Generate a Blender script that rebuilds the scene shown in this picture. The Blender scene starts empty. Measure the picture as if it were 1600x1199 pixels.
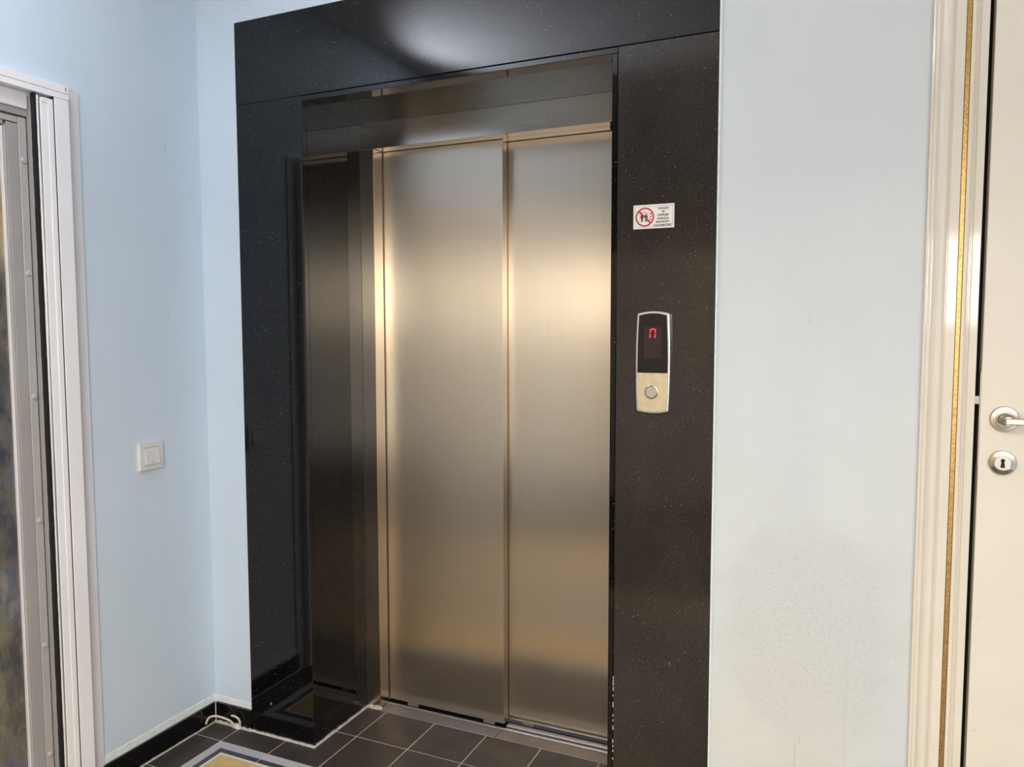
import bpy, bmesh, math, random
from mathutils import Vector, Matrix
random.seed(7)
S = bpy.context.scene
COL = S.collection

# ------------------------------------------------------------------ camera, world, lights, exposure
CAM = Vector((1.89912, -2.01681, 1.39795)); YAW, PIT, ROL, FPX = 0.419788, 0.069712, -0.0015176, 1207.75
fw = Vector((-math.sin(YAW)*math.cos(PIT), math.cos(YAW)*math.cos(PIT), -math.sin(PIT)))
rt = Vector((math.cos(YAW), math.sin(YAW), 0)); up = rt.cross(fw)
r2 = math.cos(ROL)*rt + math.sin(ROL)*up; u2 = -math.sin(ROL)*rt + math.cos(ROL)*up
cd = bpy.data.cameras.new('camera'); cam = bpy.data.objects.new('camera', cd); COL.objects.link(cam)
cd.sensor_fit = 'HORIZONTAL'; cd.sensor_width = 36; cd.lens = FPX/1600*36; cd.clip_start = 0.02
cam.matrix_world = Matrix(((r2.x, u2.x, -fw.x, CAM.x), (r2.y, u2.y, -fw.y, CAM.y), (r2.z, u2.z, -fw.z, CAM.z), (0, 0, 0, 1)))
S.camera = cam
w = bpy.data.worlds.new('world'); S.world = w; w.use_nodes = True
w.node_tree.nodes['Background'].inputs[0].default_value = (0.75, 0.85, 1, 1)
w.node_tree.nodes['Background'].inputs[1].default_value = 0.05
vs = S.view_settings
vs.view_transform = 'Standard'; vs.look = 'None'; vs.gamma = 1; vs.use_curve_mapping = False; vs.exposure = 0.20

def area(name, loc, target, sx, sy, power, color):
    ld = bpy.data.lights.new(name, 'AREA'); ld.shape = 'RECTANGLE'; ld.size = sx; ld.size_y = sy
    ld.energy = power; ld.color = color
    o = bpy.data.objects.new(name, ld); COL.objects.link(o); o.location = loc
    o.rotation_euler = (Vector(target)-Vector(loc)).to_track_quat('-Z', 'Y').to_euler()
    return o
# daylight entering by the wide window in the wall behind the camera
area('window_daylight', (2.40, -4.12, 1.73), (2.40, 0, 1.73), 1.3, 0.58, 32, (1.0, 0.90, 0.74))
# added cool fill from the right of the hall, lifts the left wall
area('passage_daylight', (2.98, -3.1, 1.25), (0, -1.6, 1.25), 1.2, 1.9, 22, (0.88, 0.94, 1.0))
# added warm fill under the unseen hall ceiling, main light on the back wall
area('hall_lamp', (1.9, -3.15, 2.68), (1.9, -3.15, 0), 1.6, 1.2, 85, (1.0, 0.89, 0.74))
# unseen spot added above the screen door to brighten the lobby ceiling
sd = bpy.data.lights.new('uplighter', 'SPOT'); sd.energy = 160; sd.color = (0.85, 0.90, 1.0); sd.spot_size = math.radians(100); sd.spot_blend = 0.65; sd.shadow_soft_size = 0.03
so = bpy.data.objects.new('uplighter', sd); COL.objects.link(so); so.location = (-0.06, -1.30, 2.18)
so.rotation_euler = (Vector((0.46, -1.22, 2.705))-Vector(so.location)).to_track_quat('-Z', 'Y').to_euler()

# ------------------------------------------------------------------ dimensions (metres)
A, B, C_ = 0.2697, 1.2893, 1.565     # granite: inner left, inner right, outer right
GH, OH, GD = 2.404, 2.1225, 0.313    # granite height, opening height, depth of the reveal
SEAM = 2.139
XW = -0.173                          # left wall
YW = 0.008                           # back wall
ZC = 2.705
HD = 2.033                           # underside of the steel header
P1, P2 = 0.374, 0.414                # front planes of the two door panels

# ------------------------------------------------------------------ helpers
def link(name, me, mat=None, parent=None):
    o = bpy.data.objects.new(name, me); COL.objects.link(o)
    if mat is not None:
        if isinstance(mat, (list, tuple)):
            for m in mat: me.materials.append(m)
        else: me.materials.append(mat)
    if parent: o.parent = parent
    return o
def tomesh(bm, name, smooth=False):
    bmesh.ops.recalc_face_normals(bm, faces=bm.faces)
    me = bpy.data.meshes.new(name); bm.to_mesh(me); bm.free()
    if smooth:
        for p in me.polygons: p.use_smooth = True
    return me
def addbox(bm, x0, x1, y0, y1, z0, z1):
    vs_ = [bm.verts.new(c) for c in ((x0,y0,z0),(x1,y0,z0),(x1,y1,z0),(x0,y1,z0),(x0,y0,z1),(x1,y0,z1),(x1,y1,z1),(x0,y1,z1))]
    return [bm.faces.new([vs_[i] for i in f]) for f in ((0,3,2,1),(4,5,6,7),(0,1,5,4),(1,2,6,5),(2,3,7,6),(3,0,4,7))]
def box(name, x0, x1, y0, y1, z0, z1, mat, parent=None, bev=0.0, seg=1):
    bm = bmesh.new(); addbox(bm, x0, x1, y0, y1, z0, z1)
    if bev: bmesh.ops.bevel(bm, geom=bm.edges[:], offset=bev, segments=seg, affect='EDGES', profile=0.5)
    return link(name, tomesh(bm, name), mat, parent)
def boxes(name, lst, mat, parent=None):
    bm = bmesh.new()
    for b in lst: addbox(bm, *b)
    return link(name, tomesh(bm, name), mat, parent)
def addprism(bm, pts, axis, t0, t1):
    """polygon pts extruded along axis from t0 to t1; axis 'x': pts=(y,z); 'y': (x,z); 'z': (x,y)"""
    f = {'x': lambda p, t: (t, p[0], p[1]), 'y': lambda p, t: (p[0], t, p[1]), 'z': lambda p, t: (p[0], p[1], t)}[axis]
    a = [bm.verts.new(f(p, t0)) for p in pts]; b = [bm.verts.new(f(p, t1)) for p in pts]
    n = len(pts)
    bm.faces.new(a); bm.faces.new(b[::-1])
    for i in range(n): bm.faces.new((a[i], b[i], b[(i+1) % n], a[(i+1) % n]))
def prism(name, pts, axis, t0, t1, mat, parent=None, bev=0.0, seg=1):
    bm = bmesh.new(); addprism(bm, pts, axis, t0, t1)
    if bev:
        bmesh.ops.recalc_face_normals(bm, faces=bm.faces)
        ed = [e for e in bm.edges if len(e.link_faces) == 2 and e.calc_face_angle(0) > 0.5]
        bmesh.ops.bevel(bm, geom=ed, offset=bev, segments=seg, affect='EDGES', profile=0.5)
    return link(name, tomesh(bm, name), mat, parent)
def lathe(name, prof, org, axis, mat, parent=None, n=40, smooth=True):
    """profile (radius, height) turned about axis through org"""
    bm = bmesh.new(); rings = []
    ax = Vector(axis).normalized(); q = Vector((0, 0, 1)).rotation_difference(ax); o = Vector(org)
    for r, h in prof:
        if r < 1e-6: rings.append([bm.verts.new(o + ax*h)])
        else: rings.append([bm.verts.new(o + q @ Vector((r*math.cos(2*math.pi*k/n), r*math.sin(2*math.pi*k/n), h))) for k in range(n)])
    for i in range(len(rings)-1):
        a, b = rings[i], rings[i+1]
        for k in range(n):
            k2 = (k+1) % n
            if len(a) == 1 and len(b) == 1: continue
            if len(a) == 1: bm.faces.new((a[0], b[k], b[k2]))
            elif len(b) == 1: bm.faces.new((a[k], a[k2], b[0]))
            else: bm.faces.new((a[k], a[k2], b[k2], b[k]))
    me = tomesh(bm, name)
    if smooth:
        for p in me.polygons: p.use_smooth = True
        try: me.set_sharp_from_angle(angle=0.6)
        except Exception: pass
    return link(name, me, mat, parent)
def tube(name, pts, rad, mat, parent=None, n=10):
    cu = bpy.data.curves.new(name, 'CURVE'); cu.dimensions = '3D'; cu.bevel_depth = rad; cu.bevel_resolution = 3; cu.use_fill_caps = True
    sp = cu.splines.new('NURBS'); sp.points.add(len(pts)-1); sp.order_u = 4; sp.use_endpoint_u = True; sp.resolution_u = n
    for p, c in zip(sp.points, pts): p.co = (*c, 1)
    t = bpy.data.objects.new('tmp', cu); COL.objects.link(t)
    dg = bpy.context.evaluated_depsgraph_get(); me = bpy.data.meshes.new_from_object(t.evaluated_get(dg))
    bpy.data.objects.remove(t)
    for p in me.polygons: p.use_smooth = True
    return link(name, me, mat, parent)
def ragged(name, axis, lo, hi, fixed, z0, z1, thick, mat, parent, n=60, amp=0.004, amp0=0.0):
    """strip of paint or grout with an uneven edge. axis 'x' runs along x at y=fixed (front y=fixed-thick); 'y' along y at x=fixed"""
    bm = bmesh.new(); rng = random.Random(int(abs(lo)*1000)+int(abs(z0)*10000)+(7 if axis == 'x' else 0))
    b = []; t = []
    v = 0
    for i in range(n+1):
        s = lo+(hi-lo)*i/n
        v = 0.6*v+rng.uniform(-1, 1)*amp
        b.append((s, z0+rng.uniform(-1, 1)*amp0)); t.append((s, z1+v))
    def P(c, front):
        return (c[0], fixed-(thick if front else 0), c[1]) if axis == 'x' else (fixed+(thick if front else 0), c[0], c[1])
    VB = [[bm.verts.new(P(c, f)) for c in row] for row in (b, t) for f in (0, 1)]
    for i in range(n):
        for a, c in ((0, 1), (1, 3), (3, 2), (2, 0)): bm.faces.new((VB[a][i], VB[a][i+1], VB[c][i+1], VB[c][i]))
    for i in (0, n): bm.faces.new((VB[0][i], VB[1][i], VB[3][i], VB[2][i]))
    return link(name, tomesh(bm, name), mat, parent)
def thing(name, label, cat, loc):
    o = bpy.data.objects.new(name, None); COL.objects.link(o); o.location = (0, 0, 0); o.empty_display_size = 0.05
    o['label'] = label; o['category'] = cat
    o['_base'] = loc
    return o
def settle(o):
    """move a thing's Empty to its base without moving its parts"""
    loc = Vector(o['_base']); del o['_base']
    o.location = loc
    for ch in o.children: ch.matrix_parent_inverse = Matrix.Translation(-loc)
def struct(o, label, cat):
    o['kind'] = 'structure'; o['label'] = label; o['category'] = cat; return o
def tag(o, label, cat, group=None):
    o['label'] = label; o['category'] = cat
    if group: o['group'] = group
    return o

# ------------------------------------------------------------------ materials
class N:
    def __init__(s, name):
        s.m = bpy.data.materials.new(name); s.m.use_nodes = True; s.t = s.m.node_tree
        s.b = s.t.nodes['Principled BSDF']; s.tc = None
    def n(s, typ, **kw):
        nd = s.t.nodes.new(typ)
        for k, v in kw.items():
            if k.startswith('i_'):
                key = k[2:]; key = int(key) if key.isdigit() else key.replace('_', ' ')
                nd.inputs[key].default_value = v
            else: setattr(nd, k, v)
        return nd
    def l(s, a, b): s.t.links.new(a, b)
    def co(s):
        if s.tc is None: s.tc = s.n('ShaderNodeNewGeometry')
        return s.tc.outputs['Position']
    def scaled(s, v):
        mp = s.n('ShaderNodeMapping'); mp.inputs['Scale'].default_value = v; s.l(s.co(), mp.inputs[0]); return mp.outputs[0]
    def noise(s, scale, detail=3, rough=0.5, vec=None):
        nd = s.n('ShaderNodeTexNoise'); nd.inputs['Scale'].default_value = scale; nd.inputs['Detail'].default_value = detail
        nd.inputs['Roughness'].default_value = rough; s.l(vec or s.co(), nd.inputs['Vector']); return nd.outputs['Fac']
    def ramp(s, fac, stops):
        nd = s.n('ShaderNodeValToRGB'); cr = nd.color_ramp
        while len(cr.elements) < len(stops): cr.elements.new(0.5)
        for e, (p, c) in zip(cr.elements, stops):
            e.position = p; e.color = (*c, 1) if not isinstance(c, (int, float)) else (c, c, c, 1)
        s.l(fac, nd.inputs[0]); return nd.outputs['Color']
    def mix(s, fac, a, b, mode='MIX'):
        nd = s.n('ShaderNodeMix', data_type='RGBA', blend_type=mode)
        for v, k in ((fac, 0), (a, 6), (b, 7)):
            if isinstance(v, (int, float)): nd.inputs[k].default_value = v
            elif isinstance(v, tuple): nd.inputs[k].default_value = (*v, 1)
            else: s.l(v, nd.inputs[k])
        return nd.outputs[2]
    def math(s, op, a, b=0.0):
        nd = s.n('ShaderNodeMath', operation=op)
        for v, k in ((a, 0), (b, 1)):
            if isinstance(v, (int, float)): nd.inputs[k].default_value = v
            else: s.l(v, nd.inputs[k])
        return nd.outputs[0]
    def set(s, **kw):
        for k, v in kw.items():
            key = k.replace('_', ' ')
            if isinstance(v, (int, float)): s.b.inputs[key].default_value = v
            elif isinstance(v, tuple): s.b.inputs[key].default_value = (*v, 1) if len(v) == 3 else v
            else: s.l(v, s.b.inputs[key])
        return s
    def bump(s, h, strength=0.2, dist=0.002):
        nd = s.n('ShaderNodeBump'); nd.inputs['Strength'].default_value = strength; nd.inputs['Distance'].default_value = dist
        s.l(h, nd.inputs['Height']); s.l(nd.outputs[0], s.b.inputs['Normal'])
M = {}
def plain(name, col, rough, metal=0.0, var=0.06, scale=30, bump=0.0, **kw):
    x = N(name); f = x.noise(scale)
    c2 = tuple(max(0, c*(1-2*var)) for c in col); c1 = tuple(c*(1+var) for c in col)
    x.set(Base_Color=x.ramp(f, [(0.3, c2), (0.7, c1)]), Roughness=rough, Metallic=metal, **kw)
    if bump: x.bump(x.noise(scale*4), bump, 0.001)
    M[name] = x.m; return x.m

def wall_mat(name, stain):
    A1, A2 = ((0.625, 0.665, 0.69), (0.685, 0.72, 0.74)) if stain else ((0.58, 0.68, 0.79), (0.63, 0.725, 0.835))  # base tint is greyer on the stained copy, bluer on the plain one
    x = N(name)
    c = x.ramp(x.noise(2.2, 4, 0.6), [(0.3, A1), (0.7, A2)])
    # faint roller marks and fine dots
    c = x.mix(0.25, c, x.ramp(x.noise(1.0, 3, 0.6, x.scaled((7, 7, 0.8))), [(0.35, A1), (0.65, A2)]))
    if stain:
        sep = x.n('ShaderNodeSeparateXYZ'); x.l(x.co(), sep.inputs[0])
        def blob(cx, cz, rx, rz):
            dx = x.math('DIVIDE', x.math('SUBTRACT', sep.outputs[0], cx), rx); dz = x.math('DIVIDE', x.math('SUBTRACT', sep.outputs[2], cz), rz)
            d = x.math('SQRT', x.math('ADD', x.math('MULTIPLY', dx, dx), x.math('MULTIPLY', dz, dz)))
            d = x.math('ADD', d, x.math('MULTIPLY', x.math('SUBTRACT', x.noise(9, 4), 0.5), 0.7))
            return x.math('MAXIMUM', x.math('SUBTRACT', 1.0, d), 0.0)
        m1 = blob(1.80, 0.62, 0.24, 0.34)
        m2 = blob(1.74, 0.36, 0.28, 0.42)
        c = x.mix(x.math('MINIMUM', x.math('MULTIPLY', m2, 0.9), 0.55), c, (0.71, 0.70, 0.665))
        c = x.mix(x.math('MINIMUM', x.math('MULTIPLY', m1, 0.9), 0.26), c, (0.53, 0.53, 0.53))
        vo = x.n('ShaderNodeTexVoronoi'); vo.inputs['Scale'].default_value = 300; x.l(x.co(), vo.inputs['Vector'])
        sp = x.math('LESS_THAN', vo.outputs['Distance'], 0.27)
        vr = x.n('ShaderNodeSeparateColor'); x.l(vo.outputs['Color'], vr.inputs[0])
        sp = x.math('MULTIPLY', sp, x.math('LESS_THAN', vr.outputs[0], x.math('MULTIPLY', m1, 0.75)))
        c = x.mix(x.math('MULTIPLY', sp, 0.6), c, (0.22, 0.21, 0.20))
        dr = x.ramp(x.noise(1.0, 2, 0.5, x.scaled((60, 60, 1.2))), [(0.62, 0.0), (0.68, 1.0)])
        c = x.mix(x.math('MULTIPLY', x.math('MULTIPLY', dr, m2), 0.4), c, (0.50, 0.48, 0.44))
    sc = x.ramp(x.noise(1.0, 2, 0.5, x.scaled((26, 26, 9))), [(0.745, 0.0), (0.765, 1.0)])
    c = x.mix(x.math('MULTIPLY', sc, 0.22), c, (0.42, 0.45, 0.46))
    x.set(Base_Color=c, Roughness=0.5, Specular_IOR_Level=0.35)
    x.bump(x.noise(70, 4, 0.6), 0.12, 0.0015)
    M[name] = x.m
wall_mat('wall_paint', False); wall_mat('wall_paint_stained', True)
plain('caulk_white', (0.78, 0.83, 0.84), 0.6, var=0.05, scale=60, bump=0.3)
plain('grout_white', (0.66, 0.62, 0.56), 0.85, var=0.12, scale=80, bump=0.5)
plain('grout_floor', (0.62, 0.56, 0.46), 0.9, var=0.15, scale=90)
plain('ceiling_paint', (0.86, 0.86, 0.86), 0.8, var=0.02, scale=3)
plain('hall_wall', (0.74, 0.61, 0.46), 0.7, var=0.04, scale=3)
plain('pelmet_brown', (0.16, 0.12, 0.09), 0.6)
plain('hall_ceiling', (0.15, 0.135, 0.125), 0.8, var=0.03, scale=3)

def granite(name, dust):
    x = N(name)
    c = x.ramp(x.noise(420, 2), [(0.35, (0.001, 0.001, 0.0014)), (0.75, (0.0045, 0.0042, 0.0050))])
    for sc, th, pr, col in ((150, 0.14, 0.16, (0.24, 0.22, 0.20)), (260, 0.24, 0.25, (0.06, 0.05, 0.045)), (70, 0.075, 0.22, (0.36, 0.36, 0.36))):
        vo = x.n('ShaderNodeTexVoronoi'); vo.inputs['Scale'].default_value = sc; x.l(x.co(), vo.inputs['Vector'])
        sc_ = x.n('ShaderNodeSeparateColor'); x.l(vo.outputs['Color'], sc_.inputs[0])
        cl = x.math('MULTIPLY', x.math('LESS_THAN', sc_.outputs[0], pr), x.math('LESS_THAN', x.noise(7, 2), 0.56))
        c = x.mix(x.math('MULTIPLY', x.math('LESS_THAN', vo.outputs['Distance'], th), cl), c, col)
    if dust:
        d = x.ramp(x.noise(3.0, 5, 0.6, x.scaled((1.6, 1, 1))), [(0.3, 0.6*dust), (0.7, 1.05*dust)])
        d = x.mix(1.0, d, x.ramp(x.noise(260, 3, 0.7), [(0.35, 0.45), (0.65, 1.6)]), 'MULTIPLY')
        c = x.mix(d, c, (0.16, 0.13, 0.11))
    x.set(Base_Color=c, Roughness=x.ramp(x.noise(2.5, 4, 0.6), [(0.3, 0.035+dust*0.15), (0.7, 0.05+dust*0.45)] if dust != 0.03 else [(0.42, 0.035), (0.62, 0.085)]), IOR=1.52, Specular_IOR_Level=0.42)
    M[name] = x.m
granite('granite_polished', 0.0); granite('granite_dusty', 0.22); granite('granite_hazy', 0.03)
plain('granite_skirting', (0.006, 0.006, 0.007), 0.12, var=0.3, scale=200)

def steel(name, col, rough, aniso, along='z', rot=0.0, dirt=0.0):
    x = N(name)
    v = {'z': (420, 420, 2.5), 'x': (2.5, 420, 420)}[along]
    g = x.noise(1.0, 3, 0.6, x.scaled(v))
    c = x.ramp(g, [(0.2, tuple(c*0.93 for c in col)), (0.8, tuple(min(1, c*1.02) for c in col))])
    tn = x.n('ShaderNodeCombineXYZ')
    tn.inputs[2 if along == 'z' else 0].default_value = 1.0
    x.set(Base_Color=c, Metallic=1.0, Roughness=rough, Anisotropic=aniso, Anisotropic_Rotation=0.25)
    x.l(tn.outputs[0], x.b.inputs['Tangent'])
    M[name] = x.m
steel('steel_door', (0.72, 0.63, 0.515), 0.29, 0.96)
steel('steel_frame', (0.71, 0.605, 0.48), 0.22, 0.7)
steel('steel_header', (0.62, 0.575, 0.52), 0.20, 0.5, along='x')
steel('steel_under', (0.71, 0.605, 0.48), 0.22, 0.7, along='x')
plain('aluminium_sill', (0.20, 0.19, 0.19), 0.45, metal=0.6, var=0.05, scale=12)
plain('aluminium_sill_worn', (0.21, 0.185, 0.165), 0.48, metal=0.5, var=0.08, scale=14)
plain('aluminium_rail', (0.50, 0.49, 0.50), 0.38, metal=0.8, var=0.06, scale=60)
plain('black_gap', (0.008, 0.008, 0.008), 0.8)  # near-black colour puts shade into gaps; also door stop and keyhole
plain('shoe_plastic', (0.24, 0.20, 0.17), 0.5)
plain('chrome_silver', (0.66, 0.66, 0.68), 0.25, metal=0.85, var=0.03)
plain('black_glass', (0.006, 0.005, 0.006), 0.05, var=0.2)
plain('display_window', (0.030, 0.014, 0.016), 0.10, var=0.1)
plain('gold_plate', (0.70, 0.58, 0.38), 0.42, metal=0.45, var=0.05, scale=90)
plain('button_steel', (0.72, 0.70, 0.68), 0.26, metal=1.0, var=0.05, scale=150)
x = N('led_red'); x.set(Base_Color=(0.5, 0.02, 0.03), Emission_Color=(1.0, 0.03, 0.07), Emission_Strength=0.9, Roughness=0.4); M['led_red'] = x.m
plain('sticker_white', (0.86, 0.82, 0.76), 0.35, var=0.02)
plain('sticker_red', (0.60, 0.03, 0.06), 0.4, var=0.03)
plain('sticker_black', (0.025, 0.025, 0.025), 0.5)
plain('sticker_grey', (0.28, 0.27, 0.27), 0.5)
plain('switch_plastic', (0.72, 0.70, 0.69), 0.3, var=0.02)
plain('upvc_white', (0.88, 0.87, 0.90), 0.32, var=0.02, scale=5)
plain('upvc_cover', (0.74, 0.72, 0.75), 0.40, var=0.02, scale=5)
plain('upvc_grey', (0.36, 0.345, 0.345), 0.40, var=0.04, scale=5)
plain('upvc_grey_edge', (0.44, 0.42, 0.41), 0.40, var=0.04, scale=5)
plain('brush_black', (0.012, 0.012, 0.012), 0.95, var=0.3, scale=300, bump=0.8)
plain('cream_paint', (0.82, 0.755, 0.655), 0.07, var=0.015, scale=6, Specular_IOR_Level=0.6)
plain('cream_satin', (0.82, 0.755, 0.655), 0.5, var=0.015, scale=6)
plain('satin_nickel', (0.47, 0.42, 0.36), 0.30, metal=1.0, var=0.04, scale=60)
plain('polished_nickel', (0.52, 0.48, 0.44), 0.12, metal=1.0, var=0.04, scale=60)
x = N('gold_leaf'); f = x.noise(140, 5, 0.7); f2 = x.noise(9, 3, 0.6, x.scaled((1, 1, 2)))
x.set(Base_Color=x.mix(f2, x.ramp(f, [(0.3, (0.26, 0.13, 0.04)), (0.7, (0.78, 0.50, 0.16))]), x.ramp(f, [(0.3, (0.40, 0.22, 0.07)), (0.7, (0.62, 0.40, 0.15))])), Metallic=0.75, Roughness=0.38); M['gold_leaf'] = x.m
plain('gold_edge', (0.10, 0.05, 0.02), 0.6)
plain('cable_cream', (0.66, 0.56, 0.44), 0.5)
plain('lamp_plaster', (0.8, 0.8, 0.8), 0.7)
# printed panel behind the pane: loose marbled streaks
x = N('marbled_print')
wv = x.noise(2.0, 6, 0.62, x.scaled((4.2, 4.2, 2.4)))
wv2 = x.noise(1.2, 6, 0.68, x.scaled((3, 6, 2.2)))
c = x.ramp(wv, [(0.32, (0.02, 0.022, 0.04)), (0.43, (0.09, 0.08, 0.07)), (0.5, (0.20, 0.17, 0.125)), (0.57, (0.11, 0.14, 0.22)), (0.68, (0.42, 0.37, 0.27))])
c2 = x.ramp(wv2, [(0.35, (0.03, 0.05, 0.12)), (0.5, (0.14, 0.135, 0.11)), (0.62, (0.36, 0.33, 0.24))])
sep = x.n('ShaderNodeSeparateXYZ'); x.l(x.co(), sep.inputs[0])
warm = x.ramp(x.math('SUBTRACT', sep.outputs[2], 1.0), [(0.52, 0.0), (0.66, 1.0)])
c = x.mix(x.math('MULTIPLY', warm, 0.75), x.mix(0.5, c, c2), x.ramp(wv, [(0.34, (0.14, 0.08, 0.035)), (0.5, (0.44, 0.33, 0.16)), (0.66, (0.60, 0.52, 0.33))]))
x.set(Base_Color=c, Roughness=0.18); M['marbled_print'] = x.m

def tile_mat(name, col, var):
    x = N(name); oi = x.n('ShaderNodeObjectInfo')
    c = x.ramp(x.noise(14, 5, 0.65), [(0.3, tuple(v*(1-var) for v in col)), (0.7, tuple(v*(1+var) for v in col))])
    h = x.n('ShaderNodeHueSaturation'); x.l(c, h.inputs['Color'])
    x.l(x.math('ADD', 0.86, x.math('MULTIPLY', oi.outputs['Random'], 0.28)), h.inputs['Value'])
    x.set(Base_Color=h.outputs[0], Roughness=x.ramp(x.noise(8, 4), [(0.3, 0.40), (0.7, 0.58)]))
    x.bump(x.noise(160, 3), 0.10, 0.001)
    M[name] = x.m
tile_mat('tile_dark', (0.043, 0.034, 0.031), 0.18)
tile_mat('tile_charcoal', (0.050, 0.050, 0.054), 0.12)
tile_mat('tile_pale', (0.42, 0.42, 0.46), 0.07)
tile_mat('tile_white', (0.62, 0.62, 0.60), 0.05)
tile_mat('tile_mustard', (0.56, 0.39, 0.15), 0.10)
tile_mat('tile_beige', (0.30, 0.26, 0.22), 0.06)

# ------------------------------------------------------------------ structure: floor with its tiles
floor = struct(box('floor', XW-0.2, 3.2, -4.3, 0.300, -0.08, -0.0010, M['grout_floor']), 'dark tiled lobby floor with a mustard inlay field', 'floor')
PAT = (-0.047, 1.98, -1.94, -0.099)    # inlay field x0,x1,y0,y1
TM = [M['tile_dark'], M['tile_pale'], M['tile_charcoal'], M['tile_white'], M['tile_mustard'], M['tile_beige']]
BANDS = (0.0, 0.033, 0.054, 0.064, 0.27)
def floor_tile(x0, x1, y0, y1, notch=None):
    g = 0.0019
    x0 += g; x1 -= g; y0 += g; y1 -= g
    if x1-x0 < 0.01 or y1-y0 < 0.01: return
    xs = {x0, x1}; ys = {y0, y1}
    for b in BANDS:
        for v in (PAT[0]+b, PAT[1]-b):
            if x0 < v < x1: xs.add(v)
        for v in (PAT[2]+b, PAT[3]-b):
            if y0 < v < y1: ys.add(v)
    if notch: xs.add(notch[0]); ys.add(notch[1])
    xs = sorted(xs); ys = sorted(ys)
    bm = bmesh.new()
    def cls(px, py):
        d = min(px-PAT[0], PAT[1]-px, py-PAT[2], PAT[3]-py)
        k = 0
        for i, b in enumerate(BANDS):
            if d > b: k = i+1
        return k
    cx, cy = (x0+x1)/2, (y0+y1)/2
    vt = {(x_, y_): bm.verts.new((x_-cx, y_-cy, 0)) for x_ in xs for y_ in ys}
    for i in range(len(xs)-1):
        for j in range(len(ys)-1):
            if notch and xs[i] < notch[0]-1e-6 and ys[j] > notch[1]-1e-6: continue
            f = bm.faces.new((vt[xs[i], ys[j]], vt[xs[i+1], ys[j]], vt[xs[i+1], ys[j+1]], vt[xs[i], ys[j+1]]))
            f.material_index = cls((xs[i]+xs[i+1])/2, (ys[j]+ys[j+1])/2)
    bmesh.ops.delete(bm, geom=[v for v in bm.verts if not v.link_faces], context='VERTS')
    r = bmesh.ops.extrude_face_region(bm, geom=bm.faces[:])
    for v in r['geom']:
        if isinstance(v, bmesh.types.BMVert): v.co.z -= 0.009
    o = link('tile', tomesh(bm, 'tile'), TM, floor)
    o.location = (cx, cy, random.uniform(-0.0004, 0.0004))
XS = [XW+0.012, -0.047] + [-0.047+0.2035*k for k in range(1, 16)]
YS = [-0.099-0.2045*k for k in range(9, -1, -1)] + [0.1125, 0.299]
for j in range(len(YS)-1):
    for i in range(len(XS)-1):
        x0, x1, y0, y1 = XS[i], XS[i+1], YS[j], YS[j+1]
        if y0 >= 0.1:                       # the row inside the doorway
            x0, x1 = max(x0, A+0.007), min(x1, B)
            if x1-x0 > 0.02: floor_tile(x0, x1, y0, y1)
        elif y1 > 0.05:                     # the row that runs under the stone faces
            if x1 <= A+0.01: floor_tile(x0, x1, y0, -0.008)
            elif x0 < A: floor_tile(x0, x1, y0, y1, (A+0.008, -0.009))
            elif x0 < B: floor_tile(x0, min(x1, B), y0, y1)
            else: floor_tile(x0, x1, y0, -0.006)
        else: floor_tile(x0, x1, y0, y1)
hf = box('tile', XW, 3.1, -4.2, YS[0]-0.002, -0.009, 0.0, M['tile_dark'], floor); hf['kind'] = 'stuff'; hf['label'] = 'dark tiles of the hall behind'

# walls, ceiling
struct(boxes('wall_left', [(XW-0.25, XW, -0.57, 0.40, 0, ZC), (XW-0.25, XW, -4.3, -1.62, 0, ZC), (XW-0.25, XW, -1.62, -0.57, 2.03, ZC)], M['wall_paint']), 'pale blue painted wall with the white screen door', 'wall')
struct(boxes('wall_back', [(XW, 0.0, YW, 0.26, 0, ZC), (0.0, C_, YW, 0.26, GH, ZC), (C_, 2.13, YW, 0.26, 0, ZC), (2.13, 3.02, YW, 0.26, 2.16, ZC), (3.02, 3.3, YW, 0.26, 0, ZC)], [M['wall_paint_stained'], M['wall_paint']]), 'pale blue painted wall around the stone lift surround', 'wall')
for p_ in bpy.data.objects['wall_back'].data.polygons:
    if p_.center.x < 0.01 or p_.center.z > GH and p_.center.x < 1.0: p_.material_index = 1
struct(boxes('wall_right', [(3.1, 3.3, -2.4, YW, 0, ZC), (3.1, 3.3, -4.3, -3.8, 0, ZC), (3.1, 3.3, -3.8, -2.4, 2.3, ZC)], M['wall_paint']), 'pale blue painted wall beside the cream door', 'wall')
struct(boxes('wall_front', [(-0.4, 3.3, -4.4, -4.2, 0, 1.43), (-0.4, 3.3, -4.4, -4.2, 2.03, ZC), (-0.4, 1.74, -4.4, -4.2, 1.43, 2.03), (3.06, 3.3, -4.4, -4.2, 1.43, 2.03)], M['hall_wall']), 'beige hall wall behind the viewer with a wide window', 'wall')
struct(box('ceiling', -0.45, 3.3, -1.92, 0.4, ZC, ZC+0.1, M['ceiling_paint']), 'white lobby ceiling', 'ceiling')
struct(box('ceiling_hall', -0.45, 3.3, -4.4, -2.12, ZC, ZC+0.1, M['hall_ceiling']), 'ceiling of the hall behind the viewer', 'ceiling')
struct(box('trim_1', XW, 3.1, -2.12, -1.92, 2.29, ZC+0.1, M['hall_ceiling'], bev=0.004), 'ceiling beam between lobby and hall', 'beam')
box('trim_3', XW, 3.1, -4.2, -4.15, 2.05, ZC, M['pelmet_brown'], bev=0.003); struct(bpy.data.objects['trim_3'], 'dark brown pelmet board above the hall window', 'pelmet')  # unseen board added to darken what the upper steel panels reflect
cs = thing('wall_uplighter', 'small plaster uplighter bowl on the wall above the screen door', 'lamp', (-0.173, -1.30, 2.10))  # bowl added out of view to go with the ceiling fill spot
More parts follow.
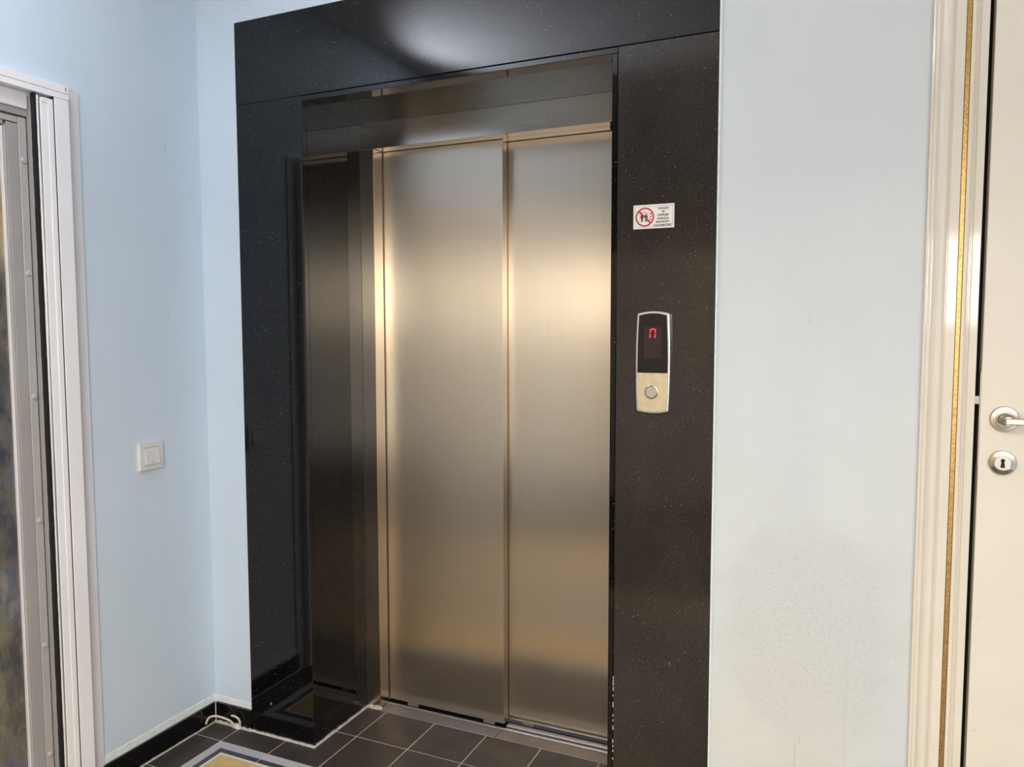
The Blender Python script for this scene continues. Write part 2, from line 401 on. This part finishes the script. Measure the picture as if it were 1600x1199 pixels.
lathe('bowl', [(0.0, 0.0), (0.05, 0.005), (0.075, 0.03), (0.085, 0.06), (0.080, 0.06), (0.070, 0.032), (0.045, 0.012), (0.0, 0.010)], (-0.075, -1.30, 2.105), (0, 0, 1), M['lamp_plaster'], cs, 32)
box('wall_plate', XW, -0.145, -1.33, -1.27, 2.105, 2.155, M['lamp_plaster'], cs, 0.002)
wi = thing('window_1', 'wide hall window behind the viewer', 'window', (2.4, -4.2, 1.43)); wi['kind'] = 'structure'
boxes('window_frame', [(1.74, 3.06, -4.26, -4.21, 1.43, 1.44), (1.74, 3.06, -4.26, -4.21, 2.02, 2.03), (1.74, 1.75, -4.26, -4.21, 1.44, 2.02), (3.05, 3.06, -4.26, -4.21, 1.44, 2.02)], M['upvc_white'], wi)
settle(wi); settle(cs)

# skirting with the white paint edge above it
sk = 0.070
bl = struct(box('baseboard_left', XW, XW+0.011, -0.452, YW-0.012, 0.0, sk, M['granite_skirting'], bev=0.001), 'polished black stone skirting under the pale blue side wall', 'skirting')
ragged('caulk_line', 'y', -0.450, YW, XW, sk-0.002, sk+0.025, 0.0022, M['caulk_white'], bl, 46, 0.0013, 0.0012)
ragged('grout_line', 'y', -0.450, YW-0.006, XW+0.011, -0.004, 0.0035, 0.0045, M['grout_floor'], bl, 60, 0.0012)
bb = struct(box('baseboard_back', XW+0.011, 0.0, YW-0.012, YW, 0.0, sk, M['granite_skirting'], bev=0.001), 'short black stone skirting beside the lift surround', 'skirting')
ragged('caulk_line', 'x', XW, 0.0, YW, sk-0.002, sk+0.022, 0.0022, M['caulk_white'], bb, 24, 0.0013, 0.0012)
ragged('grout_line', 'x', XW+0.008, 0.004, YW-0.012, -0.004, 0.006, 0.008, M['grout_white'], bb, 24, 0.0025)
box('corner_grout', XW+0.0105, XW+0.0135, YW-0.0145, YW-0.0115, 0, sk-0.001, M['grout_white'], bb, 0.0006)

# ------------------------------------------------------------------ stone surround of the lift
gs = thing('lift_surround', 'polished black speckled granite surround framing the lift doorway', 'surround', (0.78, 0.01, 0))
T = 0.020
box('pillar_slab', 0.0, A, 0.0, T, 0.0, SEAM, M['granite_polished'], gs, 0.0012)['label'] = 'glossy black slab beside the corner'
box('pillar_slab', B+0.0165, C_, 0.0, T, 0.0, SEAM-0.001, M['granite_dusty'], gs, 0.0010)['label'] = 'dusty brownish slab carrying the call panel'
box('lintel_slab', 0.0, C_, -0.0006, T, SEAM+0.0008, GH, M['granite_hazy'], gs, 0.0012)
box('soffit_slab', A-0.001, B+0.016, 0.0010, GD, OH, SEAM-0.001, M['granite_polished'], gs, 0.0010)
box('reveal_slab', A-0.018, A, T+0.0004, GD, 0.0, OH-0.0005, M['granite_polished'], gs, 0.0008)
box('reveal_slab', B, B+0.0155, 0.0012, GD, 0.0, OH-0.0005, M['granite_polished'], gs, 0.0012)
ragged('grout_line', 'y', 0.0, GD, A, -0.004, 0.004, 0.008, M['grout_white'], gs, 40, 0.0015)
ragged('grout_line', 'x', 0.0, A+0.006, 0.0, -0.004, 0.0035, 0.0075, M['grout_white'], gs, 40, 0.0012)
ragged('grout_line', 'x', A, 0.335, GD, -0.004, 0.006, 0.009, M['grout_white'], gs, 12, 0.0025)
boxes('caulk_line', [(C_+0.0008, C_+0.0060, 0.0015, YW, 0.0, GH)], M['caulk_white'], gs)
bm = bmesh.new(); rng = random.Random(3)
for k in range(34):
    z = 0.02+k*0.0125+rng.uniform(-.003, .003)
    if rng.random() < 0.75: addbox(bm, B+0.0150, B+0.0172, -0.0003, 0.001, z, z+rng.uniform(.004, .011))
link('joint_grout', tomesh(bm, 'joint_grout'), M['grout_white'], gs)['kind'] = 'stuff'
# chips in the polish
for cx_, cz_, n_ in ((0.088, 0.113, 7), (1.463, 0.50, 3)):
    bm = bmesh.new(); rng = random.Random(int(cx_*1000))
    for k in range(n_):
        a_ = rng.uniform(0, 6.28); r_ = rng.uniform(0.001, 0.006); s_ = rng.uniform(0.0006, 0.0013)
        addprism(bm, [(cx_+r_*math.cos(a_)+s_*math.cos(t), cz_+1.3*r_*math.sin(a_)+s_*math.sin(t)) for t in (0, 1.2, 2.5, 3.8, 5.1)], 'y', -0.0006, 0.0006)
    link('chip', tomesh(bm, 'chip'), M['grout_white'], gs)
settle(gs)

# ------------------------------------------------------------------ steel door frame
fr = thing('lift_door_frame', 'brushed stainless steel frame set inside the black stone reveal', 'door frame', (0.78, GD, 0))
JX = 0.3255
box('header', A, B, GD, GD+0.018, HD, OH, M['steel_header'], fr, 0.0008)
box('header_underside', JX, B, GD+0.0185, P1-0.008, HD, HD+0.003, M['steel_under'], fr)
box('header_underside', 0.80, B, P1-0.0072, P2-0.008, HD-0.001, HD+0.003, M['steel_under'], fr)
box('header_plate', 0.86, 0.985, GD-0.0006, GD+0.001, HD+0.025, HD+0.060, M['steel_header'], fr, 0.0002)
box('jamb', A, JX, GD, P1-0.006, 0.002, HD-0.0006, M['steel_frame'], fr, 0.0010)
box('jamb', B-0.05, B, GD, P1-0.006, 0.002, HD-0.0006, M['steel_frame'], fr, 0.0010)
lathe('door_stop', [(0, 0), (0.007, 0), (0.008, 0.003), (0.008, 0.010), (0.005, 0.014), (0, 0.014)], (1.186, 0.350, HD-0.001), (0, 0, -1), M['black_gap'], fr, 20)
box('gap_back', A, B, 0.449, 0.455, 0.0, OH, M['black_gap'], fr)
settle(fr)

# door panels
def panel(x0, x1, y, label, shoes):
    t = thing('lift_door_panel', label, 'lift door', ((x0+x1)/2, y+0.015, 0.006))
    bm = bmesh.new(); addbox(bm, x0, x1, y, y+0.032, 0.013, HD+0.03)
    bmesh.ops.bevel(bm, geom=[e for e in bm.edges if abs(e.verts[0].co.z-e.verts[1].co.z) > 1 and e.verts[0].co.y < y+0.01], offset=0.0022, segments=3, affect='EDGES', profile=0.5)
    link('face_sheet', tomesh(bm, 'face_sheet'), M['steel_door'], t)
    box('back_fold', x0+0.01, x1-0.006, y+0.0325, y+0.0345, 0.012, HD+0.02, M['steel_frame'], t)
    for sx in shoes: box('guide_shoe', sx-0.022, sx+0.022, y+0.010, y+0.020, -0.006, 0.0128, M['shoe_plastic'], t, 0.001)
    settle(t); return t
panel(0.300, 0.800, P1, 'brushed steel lift door panel standing forward, next to the steel jamb', (0.42, 0.735))
panel(0.772, 1.300, P2, 'brushed steel lift door panel set back, beside the call panel pillar', (0.87, 1.225))

# sill
sl = thing('lift_sill', 'grey metal threshold sill with sliding grooves under the lift doors', 'sill', (0.78, 0.37, 0))
box('sill_plate', JX, 0.797, 0.3005, 0.357, -0.02, -0.0005, M['aluminium_sill'], sl, 0.0008)
box('sill_plate', 0.799, B, 0.3005, 0.357, -0.02, -0.0008, M['aluminium_sill_worn'], sl, 0.0008)
for x0, y0, y1, z in ((JX-0.03, 0.358, 0.368, 0.0022), (0.803, 0.384, 0.408, 0.0016)): box('rail', x0, B, y0, y1, -0.02, z, M['aluminium_rail'], sl, 0.001)
box('groove_bed', JX-0.03, B, 0.356, 0.447, -0.03, -0.018, M['black_gap'], sl)  # bed coloured near-black to give the shade under the panels
settle(sl)

# ------------------------------------------------------------------ call panel
cp = thing('call_panel', 'slim silver lift call panel with red digit display and round push button', 'call panel', (1.4095, 0, 1.31))
def barrel(x0, x1, z0, z1, bulge, cap, n=10, inset=0.0):
    x0 += inset; x1 -= inset; z0 += inset; z1 -= inset
    P = []; xc, zc = (x0+x1)/2, (z0+z1)/2; hw, hh = (x1-x0)/2, (z1-z0)/2
    for i in range(n+1):
        t = -1+2*i/n; P.append((xc+t*(hw-bulge), z0+cap*(t*t)))
    for i in range(1, n):
        t = -1+2*i/n; P.append((xc+hw-bulge*t*t, zc+t*(hh-cap)))
    for i in range(n+1):
        t = 1-2*i/n; P.append((xc+t*(hw-bulge), z1-cap*(t*t)))
    for i in range(1, n):
        t = 1-2*i/n; P.append((xc-hw+bulge*t*t, zc+t*(hh-cap)))
    return P
LX0, LX1, LZ0, LZ1 = 1.3640, 1.4560, 1.1765, 1.4455
body = prism('housing', barrel(LX0, LX1, LZ0, LZ1, 0.0035, 0.006), 'y', -0.016, -0.0002, M['chrome_silver'], cp, 0.003, 3)
full = barrel(LX0, LX1, LZ0, LZ1, 0.0035, 0.006, inset=0.0058)
def clip(P, z, above):
    out = []
    for i in range(len(P)):
        a, b = P[i], P[(i+1) % len(P)]
        ia, ib = (a[1] >= z) == above, (b[1] >= z) == above
        if ia: out.append(a)
        if ia != ib:
            t = (z-a[1])/(b[1]-a[1]); out.append((a[0]+t*(b[0]-a[0]), z))
    return out
ZS = 1.2835
scr = prism('screen', clip(full, ZS+0.0003, True), 'y', -0.0172, -0.014, M['black_glass'], cp)
box('display_window', 1.386, 1.4335, -0.0174, -0.0168, 1.322, 1.405, M['display_window'], scr)
px, pz, sw, sh, th = 1.4010, 1.3755, 0.0165, 0.0245, 0.0032
def seg(pts): prism('digit_segment', pts, 'y', -0.0180, -0.0172, M['led_red'], scr)
lean = 0.06
def q(x_, z_): return (px+x_+lean*z_, pz+z_)
seg([q(0.002, sh), q(sw-0.002, sh), q(sw-0.004, sh-th), q(0.004, sh-th)])
for x0 in (0.0, sw-th):
    seg([q(x0, sh/2+0.001), q(x0+th, sh/2+0.002), q(x0+th, sh-0.0035), q(x0, sh-0.001)])
    seg([q(x0, 0), q(x0+th, 0.001), q(x0+th, sh/2-0.002), q(x0, sh/2-0.001)])
prism('lower_plate', clip(full, ZS-0.0003, False), 'y', -0.0174, -0.014, M['gold_plate'], cp)
bc = (1.4080, -0.0172, 1.2335)
bt = lathe('button_ring', [(0.0148, 0), (0.0185, 0), (0.0185, 0.0026), (0.0170, 0.0034), (0.0152, 0.0034), (0.0148, 0.0028), (0.0148, 0)], bc, (0, -1, 0), M['polished_nickel'], cp, 48)
lathe('button_cap', [(0, 0.0024), (0.0139, 0.0026), (0.0139, 0.0)], bc, (0, -1, 0), M['button_steel'], bt, 48)
settle(cp)

# ------------------------------------------------------------------ warning sticker
st = thing('warning_sticker', 'white warning sticker with red prohibition ring above the call panel', 'sign', (1.405, 0, 1.6615))
SX0, SX1, SZ0, SZ1 = 1.3508, 1.4588, 1.6612, 1.7232
box('backing', SX0, SX1, -0.0008, -0.0001, SZ0, SZ1, M['sticker_white'], st, 0.0002)
b0 = 0.0042; bw = 0.0007; yb0, yb1 = -0.00105, -0.0007
boxes('border_line', [(SX0+b0, SX1-b0, yb0, yb1, SZ0+b0, SZ0+b0+bw), (SX0+b0, SX1-b0, yb0, yb1, SZ1-b0-bw, SZ1-b0), (SX0+b0, SX0+b0+bw, yb0, yb1, SZ0+b0, SZ1-b0), (SX1-b0-bw, SX1-b0, yb0, yb1, SZ0+b0, SZ1-b0)], M['sticker_grey'], st)
rc = (SX0+0.0305, (SZ0+SZ1)/2-0.0008); R0, R1 = 0.0206, 0.0248
lathe('ring', [(R0, 0), (R1, 0), (R1, 0.0004), (R0, 0.0004), (R0, 0)], (rc[0], -0.0008, rc[1]), (0, -1, 0), M['sticker_red'], st, 64, False)
dg_ = math.sqrt(0.5); L_ = R0+0.0012; hw_ = 0.0025
prism('slash', [(rc[0]-L_*dg_-hw_*dg_, rc[1]+L_*dg_-hw_*dg_), (rc[0]+L_*dg_-hw_*dg_, rc[1]-L_*dg_-hw_*dg_), (rc[0]+L_*dg_+hw_*dg_, rc[1]-L_*dg_+hw_*dg_), (rc[0]-L_*dg_+hw_*dg_, rc[1]+L_*dg_+hw_*dg_)], 'y', -0.00135, -0.0008, M['sticker_red'], st)
kx0, kx1, kz0, kz1 = rc[0]-0.0135, rc[0]+0.0095, rc[1]-0.0125, rc[1]+0.0125; lw = 0.0007
boxes('cabin_outline', [(kx0, kx1, yb0, yb1, kz0, kz0+lw), (kx0, kx1, yb0, yb1, kz1-lw, kz1), (kx0, kx0+lw, yb0, yb1, kz0, kz1), (kx1-lw, kx1, yb0, yb1, kz0, kz1), (rc[0]-0.0025, rc[0]-0.0015, yb0, yb1, kz1, kz1+0.005)], M['sticker_grey'], st)
for dx in (-0.0075, 0.0035):
    bm = bmesh.new(); fx = rc[0]+dx; fz = kz0+0.0012
    addprism(bm, [(fx+0.002*math.cos(t*0.628), fz+0.0195+0.0021*math.sin(t*0.628)) for t in range(10)], 'y', -0.00110, -0.0007)
    addprism(bm, [(fx-0.0038, fz+0.0085), (fx-0.0024, fz+0.0085), (fx-0.0024, fz), (fx-0.0003, fz), (fx, fz+0.007), (fx+0.0003, fz), (fx+0.0024, fz), (fx+0.0024, fz+0.0085), (fx+0.0038, fz+0.0085), (fx+0.0036, fz+0.0165), (fx-0.0036, fz+0.0165)], 'y', -0.00110, -0.0007)
    link('figure', tomesh(bm, 'figure'), M['sticker_black'], st)
for k in range(3):
    bz = rc[1]+0.0082-k*0.0072; bx = rc[0]+0.0125
    prism('flame_mark', [(bx, bz), (bx+0.0018, bz-0.0028), (bx+0.0052, bz+0.0004), (bx+0.0046, bz-0.0034), (bx+0.0062, bz+0.0024), (bx+0.0016, bz-0.0002), (bx+0.0014, bz+0.0022)], 'y', -0.00108, -0.0007, M['sticker_black'], st)
def text(body_, cx_, cz_, size, maxw, parent, mat, y=-0.00085):
    cu = bpy.data.curves.new('t', 'FONT'); cu.body = body_; cu.size = size; cu.align_x = 'CENTER'; cu.align_y = 'CENTER'; cu.extrude = 0.00012; cu.offset = size*0.03
    t = bpy.data.objects.new('t', cu); COL.objects.link(t)
    dg = bpy.context.evaluated_depsgraph_get(); me = bpy.data.meshes.new_from_object(t.evaluated_get(dg)); bpy.data.objects.remove(t)
    xs_ = [v.co.x for v in me.vertices]; wd = max(xs_)-min(xs_); k = min(1.0, maxw/wd)
    for v in me.vertices: v.co = Vector((cx_+v.co.x*k, y-v.co.z, cz_+v.co.y))
    return link('lettering', me, mat, parent)
tx = SX0+0.0785
for i, s_ in enumerate(('YANGIN', 'VE', 'DEPREM', 'ANINDA', 'ASANSÖRÜ', 'KULLANMAYINIZ')):
    text(s_, tx-0.001*(i > 3), SZ1-0.0115-i*0.0086, 0.0078, 0.0465 if i == 5 else 0.036, st, M['sticker_black'])
settle(st)

# ------------------------------------------------------------------ light switch on the side wall
sw_ = thing('light_switch', 'square white rocker light switch on the pale blue wall', 'switch', (XW, -0.2395, 0.953))
wy0, wy1, wz0, wz1 = -0.2835, -0.1955, 0.9515, 1.0375
bm = bmesh.new()
bo = [(wy0, wz0), (wy1, wz0), (wy1, wz1), (wy0, wz1)]
iy0, iy1, iz0, iz1 = -0.2665, -0.2115, 0.9680, 1.0225
addbox(bm, XW, XW+0.0105, wy0, iy0, wz0, wz1); addbox(bm, XW, XW+0.0105, iy1, wy1, wz0, wz1)
addbox(bm, XW, XW+0.0105, iy0, iy1, wz0, iz0); addbox(bm, XW, XW+0.0105, iy0, iy1, iz1, wz1)
bmesh.ops.remove_doubles(bm, verts=bm.verts[:], dist=1e-5)
link('cover_frame', tomesh(bm, 'cover_frame'), M['switch_plastic'], sw_)
g = 0.0012
rk = prism('rocker', [(XW+0.003, iz0+g), (XW+0.0165, iz0+g), (XW+0.0115, iz1-g), (XW+0.003, iz1-g)], 'y', iy0+g, iy1-g, M['switch_plastic'], sw_, 0.0008, 2)
for me in (rk.data,):
    for v in me.vertices: pass
lathe('indicator', [(0, 0.0006), (0.0018, 0.0006), (0.002, 0)], (XW+0.0157, -0.2390, iz0+0.0080), (1, 0, 0.09), M['sticker_black'], rk, 14)
box('back_box', XW, XW+0.003, iy0, iy1, iz0, iz1, M['sticker_grey'], sw_)
settle(sw_)

# ------------------------------------------------------------------ screen door in the side wall
d1 = thing('door_1', 'white framed insect screen door with a grey inner frame and marbled panel', 'door', (XW, -1.05, 0)); d1['kind'] = 'structure'
YE = -1.62                                    # far end of the opening
# flat cover flange with rounded upper corner
def arc(cy, cz, r, a0, a1, n=6): return [(cy+r*math.cos(a0+(a1-a0)*i/n), cz+r*math.sin(a0+(a1-a0)*i/n)) for i in range(n+1)]
prism('cover_flange', [(-0.545, 0.0), (-0.4465, 0.0)] + arc(-0.4565, 2.075, 0.010, 0, math.pi/2) + [(-0.545, 2.085)], 'x', XW, XW+0.006, M['upvc_cover'], d1, 0.0008)
XF = -0.142
box('screen_post', XW+0.0062, XF, -0.5385, -0.4955, 0.0, 2.0400, M['upvc_white'], d1, 0.0015, 2)
hd = box('screen_header', XW+0.0062, XF+0.001, YE, -0.4945, 2.0575, 2.0795, M['upvc_white'], d1, 0.0012, 2); hd['label'] = 'upper rail of the screen cassette'
box('screen_header', XW+0.0062, XF, YE, -0.4950, 2.0405, 2.0570, M['upvc_white'], d1, 0.0012, 2)
cap = box('corner_cap', XF+0.001, XF+0.0016, -0.5075, -0.4965, 2.0590, 2.0765, M['sticker_white'], d1); cap['label'] = 'small worn corner label'
box('cap_mark', XF+0.0016, XF+0.0019, -0.5065, -0.5030, 2.0625, 2.0745, M['sticker_grey'], cap)
box('slot', XW+0.001, XF-0.0025, -0.5425, -0.5384, 0.0, 2.040, M['black_gap'], d1)  # near-black filler stands in for the shade inside the slot
bar = box('sliding_bar', XW+0.004, XF, -0.5585, -0.5426, 0.0, 2.032, M['upvc_white'], d1, 0.0010); box('sliding_bar', XW+0.004, XF-0.0025, -0.5780, -0.5590, 0.0, 2.030, M['upvc_white'], d1, 0.0014, 2)
box('end_cap', XF-0.0030, XF+0.0006, -0.5760, -0.5600, 2.018, 2.0315, M['sticker_white'], bar, 0.0006)
box('mesh_track', XW+0.004, XF-0.004, -0.5830, -0.5785, 0.0, 2.034, M['chrome_silver'], d1, 0.0008)
box('mesh_track', XW+0.004, XF-0.003, -0.5880, -0.5835, 0.0, 2.034, M['upvc_white'], d1, 0.0008)
bm = bmesh.new(); rng = random.Random(5); n = 150
rows = []
for i in range(n+1):
    z = 2.038*i/n
    ya = -0.5955+rng.uniform(-.0006, .0006); yb = -0.5884+rng.uniform(-.0007, .0003)
    rows.append([bm.verts.new(c) for c in ((XF-0.004, ya, z), (XF-0.004, yb, z), (-0.160, yb, z), (-0.160, ya, z))])
for a_, b_ in zip(rows, rows[1:]):
    for k in range(4): bm.faces.new((a_[k], a_[(k+1) % 4], b_[(k+1) % 4], b_[k]))
bm.faces.new(rows[0]); bm.faces.new(rows[-1])
link('brush_seal', tomesh(bm, 'brush_seal'), M['brush_black'], d1)
# grey fixed frame behind the screen
XG = -0.180
box('inner_post', XW-0.08, -0.1605, -0.5945, -0.5885, 0.0, 2.03, M['upvc_grey'], d1, 0.001)
box('inner_gap', XG-0.010, XG-0.001, -0.5975, -0.5946, 0.0, 1.985, M['black_gap'], d1)
ss = box('screw_strip', XG-0.02, XG+0.0015, -0.6190, -0.5976, 0.0, 1.972, M['upvc_grey_edge'], d1, 0.001)
for z in (1.857, 1.553, 1.214, 0.866, 0.508, 0.187):
    lathe('screw_cap', [(0, 0.0045), (0.006, 0.0040), (0.0083, 0.0020), (0.0090, 0)], (XG+0.0015, -0.6075, z), (1, 0, 0), M['upvc_grey_edge'], ss, 24)
box('sash_post', XG-0.03, XG-0.0015, -0.6500, -0.6195, 0.0, 1.953, M['upvc_grey'], d1, 0.001)
box('glazing_bead', XG-0.03, XG-0.003, -0.6560, -0.6505, 0.0, 1.944, M['upvc_grey_edge'], d1, 0.0012, 2)
box('glazing_bead', XG-0.03, XG-0.007, -0.6610, -0.6565, 0.0, 1.940, M['upvc_cover'], d1, 0.0010)
box('inner_header', XW-0.06, XW+0.002, YE, -0.5960, 1.995, 2.0400, M['upvc_white'], d1, 0.002)
box('inner_header', XG-0.02, XG+0.004, YE, -0.5950, 1.976, 1.9945, M['upvc_grey'], d1, 0.001)
box('sash_rail', XG-0.03, XG-0.0015, YE, -0.6195, 1.956, 1.9725, M['upvc_grey_edge'], d1, 0.001)
box('glazing_bead', XG-0.03, XG-0.004, YE, -0.6565, 1.944, 1.9555, M['upvc_grey'], d1, 0.001)
box('marbled_panel', XG-0.04, XG-0.016, YE, -0.6605, 0.0, 1.945, M['marbled_print'], d1)
box('sash_post', XG-0.03, XG, YE-0.002, YE+0.09, 0.0, 2.03, M['upvc_grey'], d1, 0.001)
settle(d1)

# ------------------------------------------------------------------ cream door beside the lift
t1 = thing('trim_2', 'cream glossy moulded door casing with a narrow gold strip', 'door casing', (2.09, 0, 0)); t1['kind'] = 'structure'
ZT = 2.30
prism('casing_moulding', [(2.036, YW), (2.036, -0.010), (2.0400, -0.012), (2.0405, -0.0105), (2.0420, -0.0105), (2.0430, -0.0145), (2.0475, -0.0160), (2.0480, -0.0145), (2.0495, -0.0145), (2.0510, -0.0180), (2.0550, -0.0235), (2.0600, -0.0272), (2.0650, -0.0285), (2.0695, -0.0275), (2.0735, -0.0245), (2.0760, -0.0205), (2.0765, -0.0190), (2.0780, -0.0190), (2.0795, -0.0215), (2.0985, -0.0215), (2.0985, YW)], 'z', 0.0, ZT, M['cream_paint'], t1)
box('gold_strip', 2.0995, 2.1090, -0.0205, YW, 0.0, ZT, M['gold_leaf'], t1, 0.0008)
boxes('strip_shadow_gap', [(2.0985, 2.0995, -0.0185, YW, 0.0, ZT), (2.1090, 2.1098, -0.0185, YW, 0.0, ZT)], M['gold_edge'], t1)
prism('inner_moulding', [(2.1098, YW), (2.1098, -0.0215), (2.1160, -0.0225), (2.1190, -0.0190), (2.1200, -0.0160), (2.1215, -0.0160), (2.1225, -0.0185), (2.1240, -0.0185), (2.1250, -0.0150), (2.1260, -0.0150), (2.1260, YW)], 'z', 0.0, ZT, M['cream_paint'], t1)
box('jamb', 2.1262, 2.1440, -0.0135, 0.09, 0.0, ZT, M['cream_paint'], t1, 0.002, 2)
box('jamb_back', 2.1440, 2.17, 0.052, 0.12, 0.0, ZT, M['black_gap'], t1)
settle(t1)
d2 = thing('door_2', 'cream painted door with satin lever handle and round keyhole rosette', 'door', (2.55, 0, 0)); d2['kind'] = 'structure'
LX = 2.1555; LY = -0.008
box('leaf', LX, 3.01, LY, LY+0.042, 0.004, 2.15, M['cream_satin'], d2, 0.0025, 2)
lp = box('latch_plate', LX-0.0014, LX+0.0001, LY+0.004, LY+0.024, 1.090, 1.300, M['satin_nickel'], d2, 0.0003); lp['label'] = 'metal lock plate on the door edge'
box('latch_tongue', LX-0.0130, LX-0.0015, LY+0.0005, LY+0.016, 1.228, 1.248, M['polished_nickel'], lp, 0.0015, 2)
hz = 1.1975; hx = 2.2025
ro = lathe('handle_rosette', [(0.0265, 0), (0.0285, 0.002), (0.0285, 0.006), (0.0270, 0.0085), (0.0180, 0.0095), (0.0168, 0.0080), (0.0, 0.0080)], (hx, LY, hz), (0, -1, 0), M['satin_nickel'], d2, 56)
lathe('handle_neck', [(0.0145, 0.007), (0.0145, 0.018), (0.0120, 0.022), (0.0095, 0.024), (0.0095, 0.050), (0.0, 0.050)], (hx, LY, hz), (0, -1, 0), M['satin_nickel'], ro, 40)
prism('handle_lever', [(hx-0.0095, LY-0.038), (hx-0.0095, LY-0.054), (hx-0.006, LY-0.058), (hx+0.115, LY-0.058), (hx+0.120, LY-0.053), (hx+0.120, LY-0.046), (hx+0.01, LY-0.044), (hx+0.006, LY-0.038)], 'z', hz-0.0070, hz+0.0070, M['satin_nickel'], ro, 0.0018, 2)
kz = 1.0995; kx = 2.2020
ke = lathe('keyhole_rosette', [(0.0255, 0), (0.0275, 0.002), (0.0275, 0.0055), (0.0258, 0.0080), (0.0175, 0.0090), (0.0165, 0.0082)], (kx, LY, kz), (0, -1, 0), M['polished_nickel'], d2, 56)
lathe('keyhole_disc', [(0.0164, 0.004), (0.0164, 0.0085), (0.0, 0.0085)], (kx, LY, kz), (0, -1, 0), M['satin_nickel'], ke, 48)
kp = [(kx+0.0042*math.cos(a_), kz+0.0055+0.0042*math.sin(a_)) for a_ in [math.radians(v) for v in range(-50, 231, 20)]]
kp = [(kx+0.0045, kz-0.0105)] + kp + [(kx-0.0045, kz-0.0105)]
prism('keyhole', kp, 'y', LY-0.0089, LY-0.006, M['black_gap'], ke)
for ux, uz, r_ in ((2.172, 0.474, 0.0022), (2.170, 0.742, 0.0045)):
    lathe('paint_chip' if r_ < 0.003 else 'paint_blister', [(0, 0.0006), (r_*0.7, 0.0005), (r_, 0)], (ux, LY, uz), (0, -1, 0), M['cable_cream'] if r_ < .003 else M['cream_paint'], d2, 12)
settle(d2)

# ------------------------------------------------------------------ cable ends and mortar in the corner
yk = YW-0.012
cb = tube('cable_end', [(-0.152, -0.060, 0.018), (-0.150, -0.056, 0.034), (-0.146, -0.046, 0.041), (-0.125, -0.036, 0.042), (-0.100, -0.026, 0.034), (-0.082, -0.018, 0.026), (-0.070, -0.012, 0.012), (-0.066, -0.010, 0.001)], 0.0036, M['cable_cream'])
tag(cb, 'long bent cream cable end rising across the skirting corner', 'cable')
cb2 = tube('cable_end', [(-0.073, -0.020, 0.046), (-0.066, -0.020, 0.047), (-0.055, -0.018, 0.045), (-0.043, -0.014, 0.036), (-0.041, -0.011, 0.022), (-0.048, -0.010, 0.001)], 0.0034, M['grout_white'])
tag(cb2, 'short hooked white cable end beside the black stone surround', 'cable')
bm = bmesh.new(); bmesh.ops.create_icosphere(bm, subdivisions=3, radius=1.0)
rng = random.Random(11)
for v in bm.verts:
    k = 1+0.22*math.sin(7*v.co.x+3*v.co.y)*math.cos(5*v.co.z+4*v.co.x)+rng.uniform(-.06, .06)
    v.co = Vector((-0.058+0.020*v.co.x*k, -0.010+0.010*v.co.y*k, max(-0.001, 0.003+0.014*v.co.z*k*(1-0.5*abs(v.co.x)))))
tag(link('mortar_lump', tomesh(bm, 'mortar_lump', True), M['grout_white']), 'crumbly lump of pale mortar around the cable ends', 'mortar')
